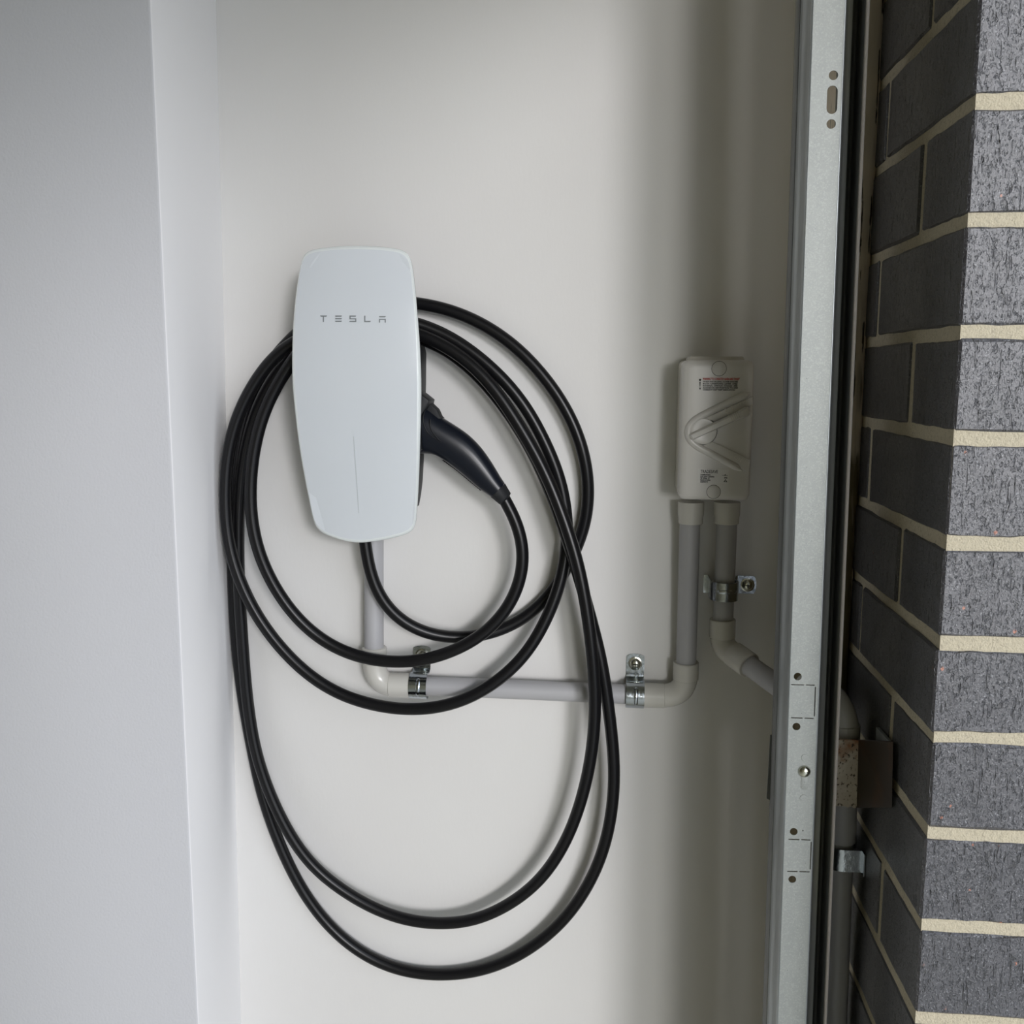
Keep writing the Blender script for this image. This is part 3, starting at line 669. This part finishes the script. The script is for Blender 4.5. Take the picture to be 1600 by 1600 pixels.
# ------------------------------------------------------------------ door track (folded galvanised channel, leaning half a degree)
TY = -.330
fa, fb = P(1271.5, 0, TY), P(1215.5, 1600, TY)          # left edge of its face
ga, gb = P(1317.5, 0, TY), P(1259.5, 1600, TY)          # right edge of its face
track = thing('door_track', 'galvanised steel garage door track standing beside the brick pier', 'track', (P(1243, 800, TY).x, TY, 0))
def tx(z): return lean(fa, fb, z)
tw_ = .5*((ga.x-fa.x)+(gb.x-fb.x))
Z0, Z1 = .03, 2.25
# face sheet with its punched holes; local u from left edge, v = z
def fm(px, py): p = P(px, py, TY); return (p.x-tx(p.z), p.z)
def slot(px0, py0, px1, py1, hw):
    a, b = fm(px0, py0), fm(px1, py1); n = 10
    return [(a[0]+hw*math.cos(t), a[1]+hw*math.sin(t)) for t in np.linspace(0, math.pi, n)]+[(b[0]+hw*math.cos(t), b[1]+hw*math.sin(t)) for t in np.linspace(math.pi, 2*math.pi, n)]
def hole(px, py, r=.0037): c = fm(px, py); return circle(c[0], c[1], r, 18)
def slit(ax_, ay, bx_, by, h=.0005):
    a, b = fm(ax_, ay), fm(bx_, by)
    if abs(ax_-bx_) > abs(ay-by): return [(a[0], a[1]-h), (b[0], b[1]-h), (b[0], b[1]+h), (a[0], a[1]+h)]
    return [(a[0]-h, a[1]), (a[0]-h, b[1]), (a[0]+h, b[1]), (a[0]+h, a[1])]
holes = [hole(1302, 118, .0040), slot(1300.5, 142.5, 1299.5, 170, .0045), hole(1298.5, 194, .0040),
         hole(1246.3, 1056.8), hole(1244.3, 1135), hole(1240, 1299), hole(1237.8, 1373.5), circle(*fm(1254.3, 1297.5), .0007, 8),
         slit(1236, 1069.5, 1256, 1069.8), slit(1259, 1069.9, 1272.5, 1070.3), slit(1274, 1073, 1273.3, 1119), slit(1236, 1121.2, 1254, 1121.7), slit(1257, 1121.8, 1271, 1122.2),
         slit(1232, 1311, 1249, 1311.5), slit(1252, 1311.6, 1266, 1312), slit(1267.3, 1315, 1266.4, 1358), slit(1230, 1361, 1246, 1361.3), slit(1249, 1361.4, 1264.5, 1361.8)]
mtx = Matrix(((1, 0, 0, 0), (0, 0, -1, TY), (0, 1, 0, 0), (0, 0, 0, 1)))
me = plate([(0, Z0), (tw_, Z0), (tw_, Z1), (0, Z1)], holes, .0012, mtx)
for v in me.vertices: v.co.x += tx(v.co.z)
link('face', me, 'galv', track)
def fold(prof, name, m, label=None):
    rows = []
    for z in np.linspace(Z0, Z1, 12): rows.append([Vector((tx(z)+a, b, z)) for a, b in prof])
    bm = bmesh.new(); Rr = [[bm.verts.new(p) for p in r] for r in rows]
    for a, b in zip(Rr[:-1], Rr[1:]):
        for i in range(len(prof)-1): bm.faces.new((a[i], a[i+1], b[i+1], b[i]))
    me = from_bm(bm); o = link(name, autosmooth(me, 45), m, track)
    md = o.modifiers.new('t', 'SOLIDIFY'); md.thickness = .0012; md.offset = 0
    return o
fold([(0, TY-.0004), (-.0004, TY+.002), (-.0002, TY+.018), (.0008, TY+.020), (.0008, TY+.040), (-.0002, TY+.044), (-.0002, TY+.056)], 'side_web', 'galvd')
fold([(-.0002, TY+.057), (-.0006, TY+.058), (-.0016, TY+.060), (-.0016, TY+.075), (.004, TY+.078)], 'rear_fold', 'galvk')
fold([(tw_, TY-.0004), (tw_+.0012, TY+.0006), (tw_+.0020, TY+.003), (tw_+.0022, TY+.028)], 'inner_web', 'galvd')
fold([(tw_+.0022, TY+.027), (tw_+.006, TY+.030), (tw_+.010, TY+.0275), (tw_+.013, TY+.027), (tw_+.016, TY+.030), (tw_+.019, TY+.030)], 'channel_floor', 'galvk')
fold([(tw_+.019, TY+.030), (tw_+.0195, TY+.002)], 'outer_lip', 'galvk')
fold([(tw_+.0189, TY+.003), (tw_+.0188, TY+.0004), (tw_+.0196, TY-.0006), (tw_+.0206, TY+.0002), (tw_+.0208, TY+.003)], 'lip_edge', 'lip')
# bolt and pressed marks
def tpt(px, py, dy): return P(px, py, TY-dy)
c = tpt(1256.8, 1205, .0006)
rg = [[c+Vector((r*math.cos(t), -h, r*math.sin(t))) for t in [2*math.pi*k/28 for k in range(28)]] for r, h in ((.0059, 0), (.0059, .0008), (.0052, .0024), (.0036, .0038), (.0015, .0043), (.0002, .0044))]
link('bolt', loft(rg), 'zincd', track, 'round bright bolt head')
for px, py in ((1257.8, 1184), (1255.5, 1247)):
    c = tpt(px, py, .0006)
    link('pressed_disc', loft([[c+Vector((r*math.cos(t), -h, r*math.sin(t))) for t in [2*math.pi*k/24 for k in range(24)]] for r, h in ((.0036, 0), (.0034, .0005), (.0005, .0006))]), 'galv', track)
sl_ = slot(1258, 1212, 1256.8, 1228, .0036)
link('pressed_slot', prism([(a+tx(b), b) for a, b in sl_], fy, TY-.0005, TY-.0011, .0003), 'galv', track)
rebase(track)
# rusty fixing bracket from the track to the bricks
rb = thing('track_bracket', 'rusty steel bracket fixing the track to the brick reveal', 'bracket', PX(1395, 1210, BX))
def quad_plate(pts, t, nrm):
    nrm = Vector(nrm); bm = bmesh.new(); a = [bm.verts.new(p) for p in pts]; b = [bm.verts.new(p+nrm*t) for p in pts]; n = len(pts)
    bm.faces.new(a); bm.faces.new(b[::-1])
    for i in range(n): bm.faces.new((a[i], b[i], b[(i+1) % n], a[(i+1) % n]))
    return from_bm(bm)
BYB = -.300
k0, k1, k2, k3 = P(1292, 1155, BYB), P(1341.5, 1157, BYB), P(1338.5, 1262, BYB), P(1290, 1260, BYB)
jag = [k2+(k3-k2)*s+Vector((0, 0, random.uniform(-.0012, .0012))) for s in np.linspace(.08, .92, 9)]
link('front_plate', quad_plate([k0, k1, k2]+jag+[k3], .003, (0, 1, 0)), 'rust', rb, 'pitted rusty plate')
m1, m2 = PX(1395.5, 1160, BX-.0035), PX(1393.5, 1262, BX-.0035)
link('wing_plate', quad_plate([k1, m1, m2, k2], .003, (0.15, 1, 0)), 'rustd', rb, 'dark brown plate')
t0, t1, t2 = PX(1395.5, 1160, BX-.001), PX(1374, 1136, BX-.001), PX(1373, 1160, BX-.001)
t3 = PX(1393.5, 1262, BX-.001); t4 = PX(1372, 1262, BX-.001)
link('wall_flange', quad_plate([t1, t0, t3, t4], .003, (-1, 0, 0)), 'galvd', rb, 'grey flange against the brick')
rebase(rb)
ab = thing('track_bracket', 'thin dark edge of a bracket plate sticking out left of the track', 'bracket', P(1201, 1200, -.26))
za, zc = P(1203.5, 1149, -.255), P(1198, 1249, -.255)
pr_ = rounded([(za.x-.0012, za.z), (za.x+.05, za.z), (zc.x+.05, zc.z), (zc.x-.0012, zc.z)], [.004, 0, 0, .004], 4)
link('plate', prism([(a, b) for a, b in [(za.x, za.z), (za.x+.0035, za.z+.001), (zc.x+.0035, zc.z-.001), (zc.x, zc.z+.001)]], fy, -.255, -.2535), 'galvk', ab)
link('plate_web', prism([(za.x+.003, za.z), (za.x+.05, za.z), (zc.x+.05, zc.z), (zc.x+.003, zc.z)], fy, -.252, -.2500), 'galvk', ab)
rebase(ab)
